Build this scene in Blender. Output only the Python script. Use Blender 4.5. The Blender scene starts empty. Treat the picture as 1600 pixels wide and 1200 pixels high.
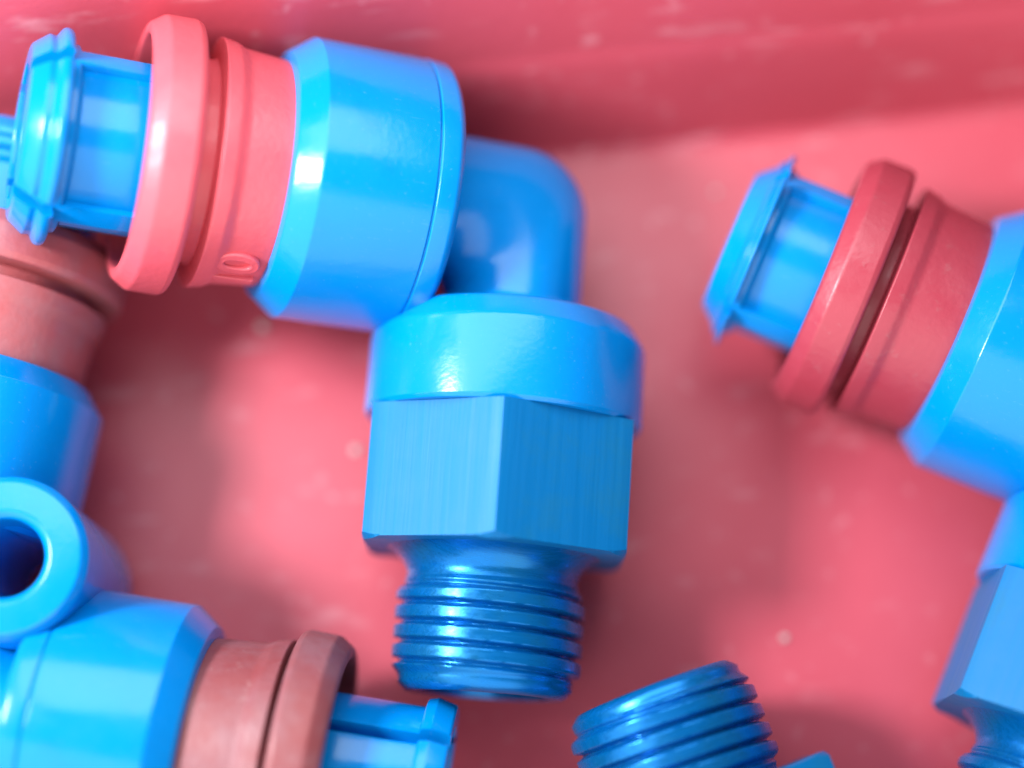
import bpy, bmesh, math, random
from mathutils import Vector, Matrix, Euler
R = math.radians
PI = math.pi
K = 0.46            # one modelling unit (100 px of the photograph at the fittings) is 0.46 cm; 1 Blender unit = 1 cm
SC = bpy.context.scene
COL = SC.collection
random.seed(4)

# ------------------------------------------------------------------ camera
HFOV = R(30.0)
TILT = R(14.0)
DIST = 8.0 / math.tan(HFOV / 2)
AX = 2.17           # height of a fitting's axis when it lies on the bin floor
CAM_LOC = Vector((0, -math.sin(TILT) * DIST, AX + math.cos(TILT) * DIST))
CAM_ROT = Euler((TILT, 0, 0)).to_matrix()
cd = bpy.data.cameras.new('camera'); cam = bpy.data.objects.new('camera', cd); COL.objects.link(cam)
cam.location = CAM_LOC * K
cam.rotation_euler = (TILT, 0, 0)
cd.sensor_width = 36.0
cd.angle = HFOV
cd.clip_start = 0.1; cd.clip_end = 500
cd.dof.use_dof = True
cd.dof.focus_distance = (DIST - 1.75) * K
cd.dof.aperture_fstop = 0.0672 / (2.25 * K)
SC.camera = cam

# ------------------------------------------------------------------ world, lamps, exposure
w = bpy.data.worlds.new('World'); SC.world = w; w.use_nodes = True
w.node_tree.nodes['Background'].inputs[0].default_value = (0.80, 0.90, 1.0, 1)
w.node_tree.nodes['Background'].inputs[1].default_value = 0.17
def lamp(name, d, dist, size, power, col):
    l = bpy.data.lights.new(name, 'AREA'); l.shape = 'RECTANGLE'
    l.size = size[0] * K; l.size_y = size[1] * K; l.energy = power; l.color = col
    o = bpy.data.objects.new(name, l); COL.objects.link(o)
    v = Vector(d).normalized()
    o.location = v * dist * K
    o.rotation_euler = (-v).to_track_quat('-Z', 'Y').to_euler()
    return o
lamp('window_light', (-2.0, 8.0, 19.0), 20.7, (23, 12), 980, (0.90, 0.96, 1.0))
lamp('wall_fill_light', (-0.22, -0.76, 0.60), 80, (200, 105), 29000, (1.0, 0.95, 0.92))  # added fill panel, no real source behind it; brightens the bin's far wall
lamp('key_light', (-0.66, 0.05, 0.75), 40, (8.0, 8.0), 5800, (0.95, 0.97, 1.0))
SC.view_settings.view_transform = 'Standard'
SC.view_settings.look = 'None'
SC.view_settings.exposure = 0.0
SC.view_settings.gamma = 1.0
SC.cycles.use_denoising = True
SC.cycles.max_bounces = 8

# ------------------------------------------------------------------ materials
def mat(name, base, rough=0.35, metal=0.0, bump=0.0, bscale=30, spec=0.5):
    m = bpy.data.materials.new(name); m.use_nodes = True
    nt = m.node_tree; b = nt.nodes['Principled BSDF']
    b.inputs['Base Color'].default_value = (*base, 1)
    b.inputs['Roughness'].default_value = rough
    b.inputs['Metallic'].default_value = metal
    b.inputs['Specular IOR Level'].default_value = spec
    return m, nt, b
def N(nt, kind, **kw):
    n = nt.nodes.new(kind)
    for k, v in kw.items():
        if hasattr(n, k): setattr(n, k, v)
        else: n.inputs[k].default_value = v
    return n
def coords(nt, scale=(1, 1, 1), rot=(0, 0, 0)):
    t = N(nt, 'ShaderNodeTexCoord'); mp = N(nt, 'ShaderNodeMapping')
    mp.inputs['Scale'].default_value = scale; mp.inputs['Rotation'].default_value = rot
    nt.links.new(t.outputs['Object'], mp.inputs['Vector'])
    return mp.outputs['Vector']
def noise(nt, vec, scale, detail=3, rough=0.5):
    n = N(nt, 'ShaderNodeTexNoise'); n.inputs['Scale'].default_value = scale
    n.inputs['Detail'].default_value = detail; n.inputs['Roughness'].default_value = rough
    nt.links.new(vec, n.inputs['Vector']); return n.outputs['Fac']
def ramp(nt, fac, a, b, va=0.0, vb=1.0):
    r = N(nt, 'ShaderNodeMapRange'); r.clamp = True
    r.inputs['From Min'].default_value = a; r.inputs['From Max'].default_value = b
    r.inputs['To Min'].default_value = va; r.inputs['To Max'].default_value = vb
    nt.links.new(fac, r.inputs['Value']); return r.outputs['Result']
def mix(nt, fac, c1, c2):
    m = N(nt, 'ShaderNodeMix', data_type='RGBA')
    ins = [i for i in m.inputs if i.type == 'RGBA']
    if isinstance(fac, float): m.inputs[0].default_value = fac
    else: nt.links.new(fac, m.inputs[0])
    for i, c in zip(ins, (c1, c2)):
        if isinstance(c, tuple): i.default_value = (*c, 1)
        else: nt.links.new(c, i)
    return [o for o in m.outputs if o.type == 'RGBA'][0]
def math_(nt, op, a, b):
    m = N(nt, 'ShaderNodeMath', operation=op)
    for k, v in enumerate((a, b)):
        if isinstance(v, (int, float)): m.inputs[k].default_value = v
        else: nt.links.new(v, m.inputs[k])
    return m.outputs[0]
def add_bump(nt, b, height, strength, dist=0.02):
    n = N(nt, 'ShaderNodeBump'); n.inputs['Strength'].default_value = strength; n.inputs['Distance'].default_value = dist
    nt.links.new(height, n.inputs['Height']); nt.links.new(n.outputs['Normal'], b.inputs['Normal'])

def blue_plastic():
    m, nt, b = mat('blue_plastic', (0.0, 0.15, 0.66), 0.24, spec=0.36)
    v = coords(nt)
    grime = ramp(nt, noise(nt, v, 2.6, 6, 0.62), 0.55, 0.78)
    c = mix(nt, math_(nt, 'MULTIPLY', grime, 0.22), (0.0, 0.20, 0.58), (0.002, 0.12, 0.36))
    # fine dust and faint scratches
    dust = ramp(nt, noise(nt, v, 34, 2, 0.7), 0.64, 0.80, 0.0, 0.22)
    scr = ramp(nt, noise(nt, coords(nt, (2, 30, 22), (0.4, 0.3, 0.7)), 2.0, 2, 0.5), 0.70, 0.80, 0.0, 0.16)
    c = mix(nt, math_(nt, 'MAXIMUM', dust, scr), c, (0.16, 0.36, 0.66))
    nt.links.new(c, b.inputs['Base Color'])
    nt.links.new(ramp(nt, noise(nt, v, 4.0, 5), 0.3, 0.75, 0.14, 0.23), b.inputs['Roughness'])
    fine = math_(nt, 'ADD', noise(nt, v, 26, 2), math_(nt, 'MULTIPLY', noise(nt, v, 5, 3), 1.5))
    add_bump(nt, b, fine, 0.05, 0.02)
    return m
def blue_metal(name, base, rough, streak_axis, metal, spec):
    m, nt, b = mat(name, base, rough, metal=metal, spec=spec)
    sc = [26, 26, 26]; sc[streak_axis] = 0.7
    v = coords(nt, tuple(sc)); g = coords(nt)
    streak = noise(nt, v, 1.0, 4, 0.6)
    dirt = ramp(nt, noise(nt, g, 2.6, 6, 0.7), 0.45, 0.80)
    lo = tuple(x * 0.85 for x in base)
    c = mix(nt, streak, lo, tuple(min(1, x * 1.12) for x in base))
    c = mix(nt, math_(nt, 'MULTIPLY', dirt, 0.5), c, (0.015, 0.14, 0.20))
    nt.links.new(c, b.inputs['Base Color'])
    nt.links.new(ramp(nt, streak, 0.3, 0.7, rough - 0.06, rough + 0.10), b.inputs['Roughness'])
    add_bump(nt, b, streak, 0.09, 0.015)
    return m
def red_plastic(name, base, dust=0.0, rough=0.38):
    m, nt, b = mat(name, base, rough)
    v = coords(nt)
    n1 = noise(nt, v, 2.2, 5, 0.6)
    d = ramp(nt, n1, 0.40, 0.66, dust * 0.45, dust)
    spots = ramp(nt, noise(nt, v, 9, 4, 0.7), 0.60, 0.72, 0.0, 0.18 + dust * 0.3)
    c = mix(nt, d, base, (0.25, 0.17, 0.20))
    c = mix(nt, spots, c, (0.30, 0.17, 0.17))
    nt.links.new(c, b.inputs['Base Color'])
    nt.links.new(ramp(nt, noise(nt, v, 5, 4), 0.3, 0.7, rough - 0.08, rough + 0.15), b.inputs['Roughness'])
    add_bump(nt, b, noise(nt, v, 18, 3), 0.12, 0.03)
    return m
def bin_plastic():
    base = (0.50, 0.055, 0.085)
    m, nt, b = mat('red_bin_plastic', base, 0.4, spec=0.48)
    v = coords(nt)
    cl = noise(nt, v, 0.55, 5, 0.6)
    c = mix(nt, ramp(nt, cl, 0.3, 0.7), (0.50, 0.064, 0.094), (0.54, 0.076, 0.110))
    # pale rubbed specks, and stretched rub marks along the wall
    sp = ramp(nt, noise(nt, v, 5.2, 3, 0.5), 0.635, 0.75)
    vs = coords(nt, (0.5, 1.6, 2.2))
    st = ramp(nt, noise(nt, vs, 2.6, 4, 0.62), 0.60, 0.74)
    wear = math_(nt, 'MAXIMUM', math_(nt, 'MULTIPLY', sp, 0.40), math_(nt, 'MULTIPLY', st, 0.42))
    c = mix(nt, wear, c, (0.72, 0.36, 0.40))
    nt.links.new(c, b.inputs['Base Color'])
    nt.links.new(ramp(nt, noise(nt, v, 1.6, 5, 0.6), 0.3, 0.7, 0.35, 0.42), b.inputs['Roughness'])
    add_bump(nt, b, math_(nt, 'ADD', noise(nt, v, 3, 3), noise(nt, v, 22, 2)), 0.10, 0.03)
    return m
BLUE = blue_plastic()
HEXM = blue_metal('blue_coated_hex_metal', (0.0, 0.135, 0.37), 0.45, 1, 0.05, 0.22)
THRM = blue_metal('blue_coated_thread_metal', (0.0, 0.14, 0.43), 0.26, 0, 0.55, 0.4)
RED = red_plastic('red_clip_plastic', (0.64, 0.085, 0.11))
REDD = red_plastic('dark_red_clip_plastic', (0.32, 0.034, 0.055))
REDW = red_plastic('dusty_red_clip_plastic', (0.22, 0.016, 0.014), dust=0.45, rough=0.5)
REDP = red_plastic('pale_dusty_red_clip_plastic', (0.42, 0.05, 0.05), dust=0.55, rough=0.5)
BIN = bin_plastic()

# ------------------------------------------------------------------ mesh helpers
def at(px, py, h):
    """point of the plane z = h (modelling units) seen at photograph pixel px, py"""
    d = CAM_ROT @ Vector(((px - 800) / 100.0, -(py - 600) / 100.0, -DIST))
    t = (h - CAM_LOC.z) / d.z
    return CAM_LOC + d * t
def link_mesh(name, verts, faces, m, parent=None, sharp=32, smooth=True):
    me = bpy.data.meshes.new(name)
    me.from_pydata([Vector(v) * K for v in verts], [], faces)
    bm = bmesh.new(); bm.from_mesh(me)
    bmesh.ops.recalc_face_normals(bm, faces=bm.faces)
    bm.to_mesh(me); bm.free()
    me.materials.append(m)
    if smooth:
        me.polygons.foreach_set('use_smooth', [True] * len(me.polygons))
        me.set_sharp_from_angle(angle=R(sharp))
    o = bpy.data.objects.new(name, me); COL.objects.link(o)
    if parent: o.parent = parent
    return o
def fillet(pts, rad, n=5):
    """round the inner corners of an open polyline; rad one number or one per point"""
    out = [Vector(pts[0])]
    for i in range(1, len(pts) - 1):
        p, a, b = Vector(pts[i]), Vector(pts[i - 1]), Vector(pts[i + 1])
        r = rad[i] if isinstance(rad, (list, tuple)) else rad
        u, v = (a - p), (b - p)
        lu, lv = u.length, v.length
        if r <= 0 or lu < 1e-6 or lv < 1e-6: out.append(p); continue
        u /= lu; v /= lv
        ang = u.angle(v)
        if ang > PI - 0.05: out.append(p); continue
        t = min(r / math.tan(ang / 2), lu * 0.48, lv * 0.48)
        for k in range(n + 1):
            q = k / n
            out.append((p + u * t) * (1 - q) ** 2 + p * 2 * q * (1 - q) + (p + v * t) * q ** 2)
    out.append(Vector(pts[-1]))
    return [(p.x, p.y) for p in out]
AXES = {'push': (Vector((-1, 0, 0)), Vector((0, 1, 0)), Vector((0, 0, 1))),
        'screw': (Vector((0, -1, 0)), Vector((1, 0, 0)), Vector((0, 0, 1))),
        'up': (Vector((0, 0, 1)), Vector((1, 0, 0)), Vector((0, 1, 0)))}
def pt(arm, s, r, th):
    """th is measured from the arm's local side towards local +Z (90 degrees faces up)"""
    a, b, c = AXES[arm]
    return a * s + (b * math.cos(th) + c * math.sin(th)) * r
def lathe(name, prof, arm, m, parent, n=96, a0=0.0, a1=2 * PI, closed_prof=False, sharp=32, wob=None):
    full = abs(a1 - a0) > 2 * PI - 1e-4
    cnt = n if full else n + 1
    V, F = [], []
    P = len(prof)
    for i in range(cnt):
        th = a0 + (a1 - a0) * i / n
        for (s, r) in prof:
            ds, dr = wob(th, s, r) if wob else (0, 0)
            V.append(pt(arm, s + ds, r + dr, th))
    seg = n
    for i in range(seg):
        j = (i + 1) % cnt
        for k in range(P if closed_prof else P - 1):
            l = (k + 1) % P
            F.append((i * P + k, i * P + l, j * P + l, j * P + k))
    if not full and closed_prof:
        F.append(tuple(range(P))); F.append(tuple((cnt - 1) * P + k for k in reversed(range(P))))
    return link_mesh(name, V, F, m, parent, sharp)

# ------------------------------------------------------------------ parts of a fitting
def push_arm(root, o=0.0, ro=0.0, co=0.0, flen=1.0, gap=0.22, red=None, slotted=False, turn=0.0, text=None, marks=None, wide=1.0):
    """blue socket body, red release ring and blue collet; o lengthens the arm"""
    body = fillet([(o + 1.48, 0.9), (o + 1.48, 2.0), (o + 1.58, 2.15), (o + 1.88, 2.165), (o + 1.905, 2.13),
                   (o + 1.935, 2.165), (o + 3.62, 2.17), (o + 3.98, 1.90), (o + 4.02, 1.70), (o + 3.7, 1.66), (o + 3.7, 1.2)],
                  [0, .10, .12, .02, .01, .02, .07, .06, .05, .02, 0])
    lathe('socket_body', body, 'push', BLUE, root, 128)
    o += ro
    g = 5.22 - gap
    ring = fillet([(o - ro + 3.75, 1.2), (o - ro + 3.75, 1.63), (o - ro + 4.0, 1.74), (o + g - .40, 1.80), (o + g - .26, 1.87), (o + g - .03, 1.91),
                   (o + g, 1.55), (o + 5.20, 1.55), (o + 5.20, 2.05), (o + 5.30, 2.09), (o + 5.74, 2.08), (o + 5.96, 1.93),
                   (o + 5.98, 1.76), (o + 5.52, 1.70), (o + 5.42, 1.25)],
                  [0, .02, .04, .25, .22, .03, .05, .05, .08, .08, .14, .12, .08, .1, 0])
    rg = lathe('release_ring', ring, 'push', red, root, 128, wob=lambda th, s, r: (0.012 * math.sin(2 * th + s), 0.012 * math.sin(3 * th + 1 + turn)))
    if text: ring_text(text[0], rg, red, o, text[1])
    for k, a in enumerate(marks or []):
        V, F = [], []
        for i in range(13):
            for j, (rr, hh) in enumerate(((.075, 0.0), (.06, .05), (.03, .05), (.02, .01))):
                t = i / 12 * 2 * PI
                V.append(pt('push', o + 5.09 + rr * math.cos(t), 1.545 + hh, a + rr * math.sin(t) / 1.55))
        for i in range(12):
            for j in range(3): F.append((i * 4 + j, i * 4 + j + 1, (i + 1) * 4 + j + 1, (i + 1) * 4 + j))
        link_mesh('raised_mark', V, F, red, rg)
    # collet
    o += co
    if not slotted:
        sl = fillet([(o + 5.35, 1.29), (o + 5.62, 1.29), (o + 6.86, 1.27), (o + 6.92, 1.40), (o + 7.18, 1.40), (o + 7.5, 1.12),
                     (o + 7.50, 0.98), (o + 7.1, 0.90), (o + 5.6, 0.90)], [0, .02, .03, .05, .05, .06, .06, .05, 0])
        col = lathe('collet', sl, 'push', BLUE, root, 96)
        for q in range(4):
            a = turn + R(45) + R((-55, 55, 125, 235)[q])
            hw = R(7.5)
            pr = fillet([(o + 5.45, 1.22), (o + 5.45, 1.40), (o + 7.05, 1.40), (o + 7.05, 1.22)], [0, .03, .03, 0])
            lathe('rib', pr, 'push', BLUE, col, 6, a - hw, a + hw, closed_prof=True, sharp=40)
    else:
        sl = [(o + 5.35, 1.02), (o + 7.0, 1.02), (o + 7.06, 0.97), (o + 7.0, 0.92), (o + 5.5, 0.92)]
        col = lathe('collet', sl, 'push', BLUE, root, 96)
        for q in range(4):
            a = turn + q * PI / 2
            hw = R(40)
            pr = fillet([(o + 5.4, 0.98), (o + 5.4, 1.24), (o + 7.22, 1.24), (o + 7.22, 0.98)], [0, .05, .05, 0])
            lathe('finger', pr, 'push', BLUE, col, 28, a - hw, a + hw, closed_prof=True, sharp=40)
    for q in range(4):
        a = turn + q * PI / 2 + (0 if slotted else PI / 4)
        hw = R(40.5)
        if slotted:
            tp = fillet([(o + 6.93, 1.2), (o + 6.97, 1.36), (o + 7.12, 1.40), (o + 7.42, 1.33), (o + 7.42, 1.02), (o + 7.1, 1.02)], [0, .05, .05, .06, .04, 0])
        else:
            tp = fillet([(o + 7.05, 1.34), (o + 7.02, 1.60), (o + 7.16, 1.63), (o + 7.26, 1.47), (o + 7.36, 1.49), (o + 7.60, 1.30), (o + 7.62, 1.0), (o + 7.2, 1.0)],
                        [0, .09, .10, .05, .06, .12, .05, 0])
        tp = [(o + 7.0 + (s_ - o - 7.0) * flen, r_) for s_, r_ in tp]
        lathe('flange_tab', tp, 'push', BLUE, col, 26, a - hw, a + hw, closed_prof=True, sharp=40)
    return rg

def ring_text(txt, parent, m, o, th0):
    """raised digits wrapped round the red band"""
    cu = bpy.data.curves.new('embossed_number', 'FONT'); cu.body = txt; cu.size = 0.92; cu.extrude = 0.03; cu.bevel_depth = 0.028
    cu.bevel_resolution = 2; cu.resolution_u = 8
    tmp = bpy.data.objects.new('embossed_number', cu); COL.objects.link(tmp)
    dg = bpy.context.evaluated_depsgraph_get(); dg.update()
    me = bpy.data.meshes.new_from_object(tmp.evaluated_get(dg))
    bpy.data.objects.remove(tmp); bpy.data.curves.remove(cu)
    V = [pt('push', o + 4.02 + v.co.y * 0.95, 1.775 + v.co.z, th0 - v.co.x / 1.78) for v in me.vertices]
    F = [tuple(p.vertices) for p in me.polygons]
    bpy.data.meshes.remove(me)
    link_mesh('embossed_number', V, F, m, parent, sharp=40)

def screw_arm(root, hexturn=0.0, hexlong=0.0):
    """blue swivel collar, hexagon and male thread"""
    col = fillet([(1.68, 0.8), (1.68, 1.50), (1.78, 1.92), (2.14, 2.15), (3.34, 2.17), (3.40, 2.12), (3.40, 1.6)],
                 [0, .14, .24, .20, .03, .02, 0])
    lathe('swivel_collar', col, 'screw', BLUE, root, 128)
    # hexagon with chamfered ends
    af = 1.975; rc = 2.20
    NA = 144
    def h(th):
        q = (th - hexturn) % (PI / 3) - PI / 6
        hx = af / math.cos(q)
        return min(hx, af / math.cos(PI / 6) - 0.012)
    t0, t1 = 3.403, 5.40 + hexlong
    rows = []
    ths = [hexturn + i * 2 * PI / NA for i in range(NA)]
    V, F = [], []
    for th in ths:
        hh = h(th)
        ex = max(0.0, hh - rc)
        V += [pt('screw', t0, 1.5, th), pt('screw', t0, hh, th), pt('screw', t1 - ex * 0.62, hh, th),
              pt('screw', t1 - ex * 0.62 + (hh - min(hh, rc - .05)) * 0.62 + 0.02, min(hh, rc - .05), th), pt('screw', t1 + 0.03, 1.80, th), pt('screw', t1 + 0.02, 1.2, th)]
    for i in range(NA):
        j = (i + 1) % NA
        for k in range(5): F.append((i * 6 + k, i * 6 + k + 1, j * 6 + k + 1, j * 6 + k))
    link_mesh('hex_nut', V, F, HEXM, root, sharp=18)
    # stud: concave neck, helical thread, chamfered hollow end
    pitch = 0.292
    ts, te = 5.90, 7.34
    V, F = [], []
    NT = 112
    prof = [(5.38, 1.78), (5.44, 1.60), (5.52, 1.48), (5.62, 1.385), (5.72, 1.33), (5.82, 1.30)]
    NS = 100
    for i in range(NS + 1): prof.append((5.88 + (7.38 - 5.88) * i / NS, None))
    prof += [(7.46, 1.33), (7.54, 1.25), (7.58, 1.20), (7.58, 1.02), (7.52, 0.97), (6.2, 0.95)]
    P = len(prof)
    for i in range(NT):
        th = 2 * PI * i / NT
        for (s, r) in prof:
            if r is None:
                ph = (s / pitch + th / (2 * PI)) % 1.0
                tri = 1 - abs(2 * ph - 1)                # 0 root, 1 crest
                cr = min(1.0, max(0.0, (tri - 0.04) / 0.42))
                cr = cr * cr * (3 - 2 * cr)
                fade = min(1.0, max(0.0, (s - ts) / 0.22)) 
                endf = min(1.0, max(0.0, (te - s) / 0.16))
                r = 1.32 + 0.125 * cr * fade * (0.35 + 0.65 * endf)
                r -= 0.10 * max(0.0, (s - te + 0.1) / 0.14) * 0.4
            V.append(pt('screw', s, r, th))
    for i in range(NT):
        j = (i + 1) % NT
        for k in range(P - 1): F.append((i * P + k, i * P + k + 1, j * P + k + 1, j * P + k))
    link_mesh('threaded_stud', V, F, THRM, root, sharp=50)

def elbow(root, o1=0.0, o2=0.0, r=1.10):
    """bend joining the two arms: every lengthwise line turns its own rounded corner, so the crotch is filled"""
    V, F = [], []
    n, nb = 72, 18
    for i in range(n):
        a = 2 * PI * i / n
        def line(s, rr):
            return rr * math.cos(a), rr * math.sin(a)
        row = []
        for s, k in ((1.75 + o1, .14), (1.62 + o1, .05), (1.48 + o1, .01)):
            q, z = line(s, r + k); row.append(Vector((-s, q, z)))
        q, z = line(0, r)
        rho = 0.74 + 0.34 * q / r
        c = q - rho                                   # centre of this line's corner
        for k in range(nb + 1):
            t = k / nb * PI / 2
            row.append(Vector((c + rho * math.sin(t), c + rho * math.cos(t), z)))
        for s, k in ((1.48 + o2, .01), (1.62 + o2, .05), (1.75 + o2, .14)):
            q, z = line(s, r + k); row.append(Vector((q, -s, z)))
        P = len(row); V += row
    for i in range(n):
        j = (i + 1) % n
        for k in range(P - 1): F.append((i * P + k, i * P + k + 1, j * P + k + 1, j * P + k))
    return link_mesh('elbow_pipe', V, F, BLUE, root, sharp=60)

def place(name, label, cat, group, px, py, h, ang1, lift1, ang2, lift2):
    """ang: image angle of an arm (degrees, clockwise from image right); lift: degrees above the bin floor"""
    def direction(a, l):
        p = at(px, py, h)
        q = at(px + 100 * math.cos(R(a)), py + 100 * math.sin(R(a)), h)
        d = (q - p).normalized()
        return (d * math.cos(R(l)) + Vector((0, 0, 1)) * math.sin(R(l))).normalized()
    u1 = direction(ang1, lift1); u2 = direction(ang2, lift2)
    u1 = (u1 - u2 * u2.dot(u1)).normalized()
    X, Y = -u1, -u2
    Z = X.cross(Y)
    M = Matrix((X, Y, Z)).transposed().to_4x4()
    M.translation = at(px, py, h) * K
    o = bpy.data.objects.new(name, None); COL.objects.link(o)
    o.empty_display_size = 0.3
    o.matrix_world = M
    o['label'] = label; o['category'] = cat; o['group'] = group
    return o
GRP = 'blue push-fit pipe elbows in the red bin'

# ------------------------------------------------------------------ the bin
LA = at(860, 236, 0); LB = at(1600, 160, 0)
wd = (LB - LA); WANG = math.atan2(wd.y, wd.x)
bin_ = bpy.data.objects.new('storage_bin', None); COL.objects.link(bin_)
bin_.location = LA * K; bin_.rotation_euler = (0, 0, WANG)
bin_['label'] = 'scuffed red plastic storage bin that holds the blue pipe fittings'; bin_['category'] = 'bin'
def bin_shell():
    # rounded-rectangle loft: local y = 0 is the foot of the far wall
    x0, x1, y0, y1 = -17.0, 17.0, -26.0, 0.0
    draft = math.tan(R(18))
    levels = []     # (inset outward, z)
    fr = 0.32
    levels.append((-fr, 0.0))
    for k in range(1, 7):
        a = k / 6 * (PI / 2 - R(18))
        levels.append((-fr + fr * math.sin(a), fr * (1 - math.cos(a))))
    base_o, base_z = levels[-1]
    for z in (1.0, 1.9, 2.2, 2.3, 2.42, 2.55, 3.9, 5.4):
        step = 0.0 if z <= 2.2 else (0.015 if z <= 2.3 else 0.03)
        levels.append((base_o + (z - base_z) * draft + step, z))
    ox, oz = levels[-1]
    levels += [(ox + .08, oz + .1), (ox + .9, oz + .1), (ox + 1.0, oz), (ox + 1.0, oz - .5), (ox + .85, oz - .5), (ox + .85, oz - .2), (ox + .32, oz - .2)]
    levels += [(base_o + .30, 0.4), (-0.1, -0.25)]
    def loop(o, z, cr=1.6, n=10):
        pts = []
        c = cr + o
        for (cx, cy, a0) in ((x1 - cr, y1 - cr, 0), (x0 + cr, y1 - cr, PI / 2), (x0 + cr, y0 + cr, PI), (x1 - cr, y0 + cr, 1.5 * PI)):
            for k in range(n + 1):
                a = a0 + k / n * PI / 2
                pts.append((cx + c * math.cos(a), cy + c * math.sin(a), z))
        return pts
    return levels, loop
levels, loop = bin_shell()
def band(lv, name, cap_first=False, cap_last=False):
    V, F = [], []
    for (o, z) in lv: V += loop(o, z)
    n = len(loop(0, 0))
    for q in range(len(lv) - 1):
        for i in range(n):
            j = (i + 1) % n
            F.append((q * n + i, q * n + j, (q + 1) * n + j, (q + 1) * n + i))
    if cap_first: F.append(tuple(range(n)))
    if cap_last: F.append(tuple((len(lv) - 1) * n + i for i in range(n)))
    return link_mesh(name, V, F, BIN, bin_, sharp=28)
band(levels, 'bin_shell', True, True)

# ------------------------------------------------------------------ the fittings
f = place('pipe_elbow', 'blue elbow fitting in the middle with hexagon and thread pointing down and pale red ring', 'pipe fitting', GRP,
          808, 338, 2.17, 184.8, 20.0, 94.0, -2.0)
push_arm(f, o=0.06, ro=0.14, gap=0.30, red=RED, turn=R(58), text=('10', R(180)))
elbow(f); screw_arm(f, hexturn=R(109))

f = place('pipe_elbow', 'blue elbow fitting at the right edge with dark red ring and its collet facing left', 'pipe fitting', GRP,
          1853, 667, 2.17, 201.7, 0.0, 109.8, 0.0)
push_arm(f, o=-0.05, ro=0.2, flen=0.45, red=REDD, turn=R(58))
elbow(f); screw_arm(f, hexturn=R(32))

f = place('pipe_elbow', 'blue fitting at the bottom edge showing only its threaded end pointing up', 'pipe fitting', GRP,
          1323, 1870, 2.17, 339.0, 0.0, 249.0, 0.0)
push_arm(f, red=REDD, turn=R(58))
elbow(f); screw_arm(f, hexturn=R(88), hexlong=0.40)

# equal elbow with a mounting eye, lower left
f = place('pipe_elbow', 'blue elbow at the lower left with two dusty rings and a round mounting eye', 'pipe fitting', GRP,
          -174, 1096, 2.17, 8.0, 0.0, 283.6, 0.0)
push_arm(f, o=0.72, ro=0.08, co=0.24, red=REDW, slotted=True, gap=0.10, turn=R(79))
n_before = set(bpy.data.objects)
AXES_SAVE = AXES['push']
AXES['push'] = (Vector((0, -1, 0)), Vector((1, 0, 0)), Vector((0, 0, 1)))
push_arm(f, o=1.20, ro=0.20, red=REDP, turn=R(44), marks=(R(78), R(68), R(58)))
AXES['push'] = AXES_SAVE
elbow(f, 0.72, 1.2)
eye = fillet([(-1.6, 0.50), (-1.6, 1.15), (1.80, 1.20), (1.93, 1.10), (1.95, 0.66), (1.86, 0.57), (-1.6, 0.48)], [0, .1, .12, .08, .1, .1, 0])
save = AXES['up']
V, F = [], []
nn = 72
for i in range(nn):
    th = 2 * PI * i / nn
    for (s, r) in eye: V.append(Vector((-1.76, -2.20, 0)) + pt('up', s, r, th))
P = len(eye)
for i in range(nn):
    j = (i + 1) % nn
    for k in range(P): F.append((i * P + k, i * P + (k + 1) % P, j * P + (k + 1) % P, j * P + k))
link_mesh('mounting_eye', V, F, BLUE, f)


# ------------------------------------------------------------------ specks of grit on the bin floor
GRIT = mat('pale_grit', (0.50, 0.44, 0.42), 0.8)[0]
def speck(px, py, size, label):
    bm = bmesh.new()
    bmesh.ops.create_icosphere(bm, subdivisions=2, radius=size)
    rnd = random.Random(px)
    for v in bm.verts:
        v.co *= rnd.uniform(0.75, 1.2); v.co.z = v.co.z * 0.55 + size * 0.45
    V = [tuple(v.co) for v in bm.verts]; F = [tuple(v.index for v in f.verts) for f in bm.faces]
    bm.free()
    o = link_mesh('grit_speck', V, F, GRIT, sharp=60)
    o.location = at(px, py, 0) * K
    o['label'] = label; o['category'] = 'grit'; o['group'] = 'pale specks of grit on the bin floor'
speck(410, 512, 0.09, 'pale speck of grit on the bin floor just below the middle fitting\'s upper blue collar')
speck(556, 704, 0.07, 'pale speck of grit on the bin floor at the left side of the middle hexagon')
speck(1226, 997, 0.06, 'pale speck of grit on the bin floor above the bottom threaded end\'s right shoulder')
speck(1118, 300, 0.05, 'pale speck of grit on the bin floor left of the right fitting\'s blue collet')
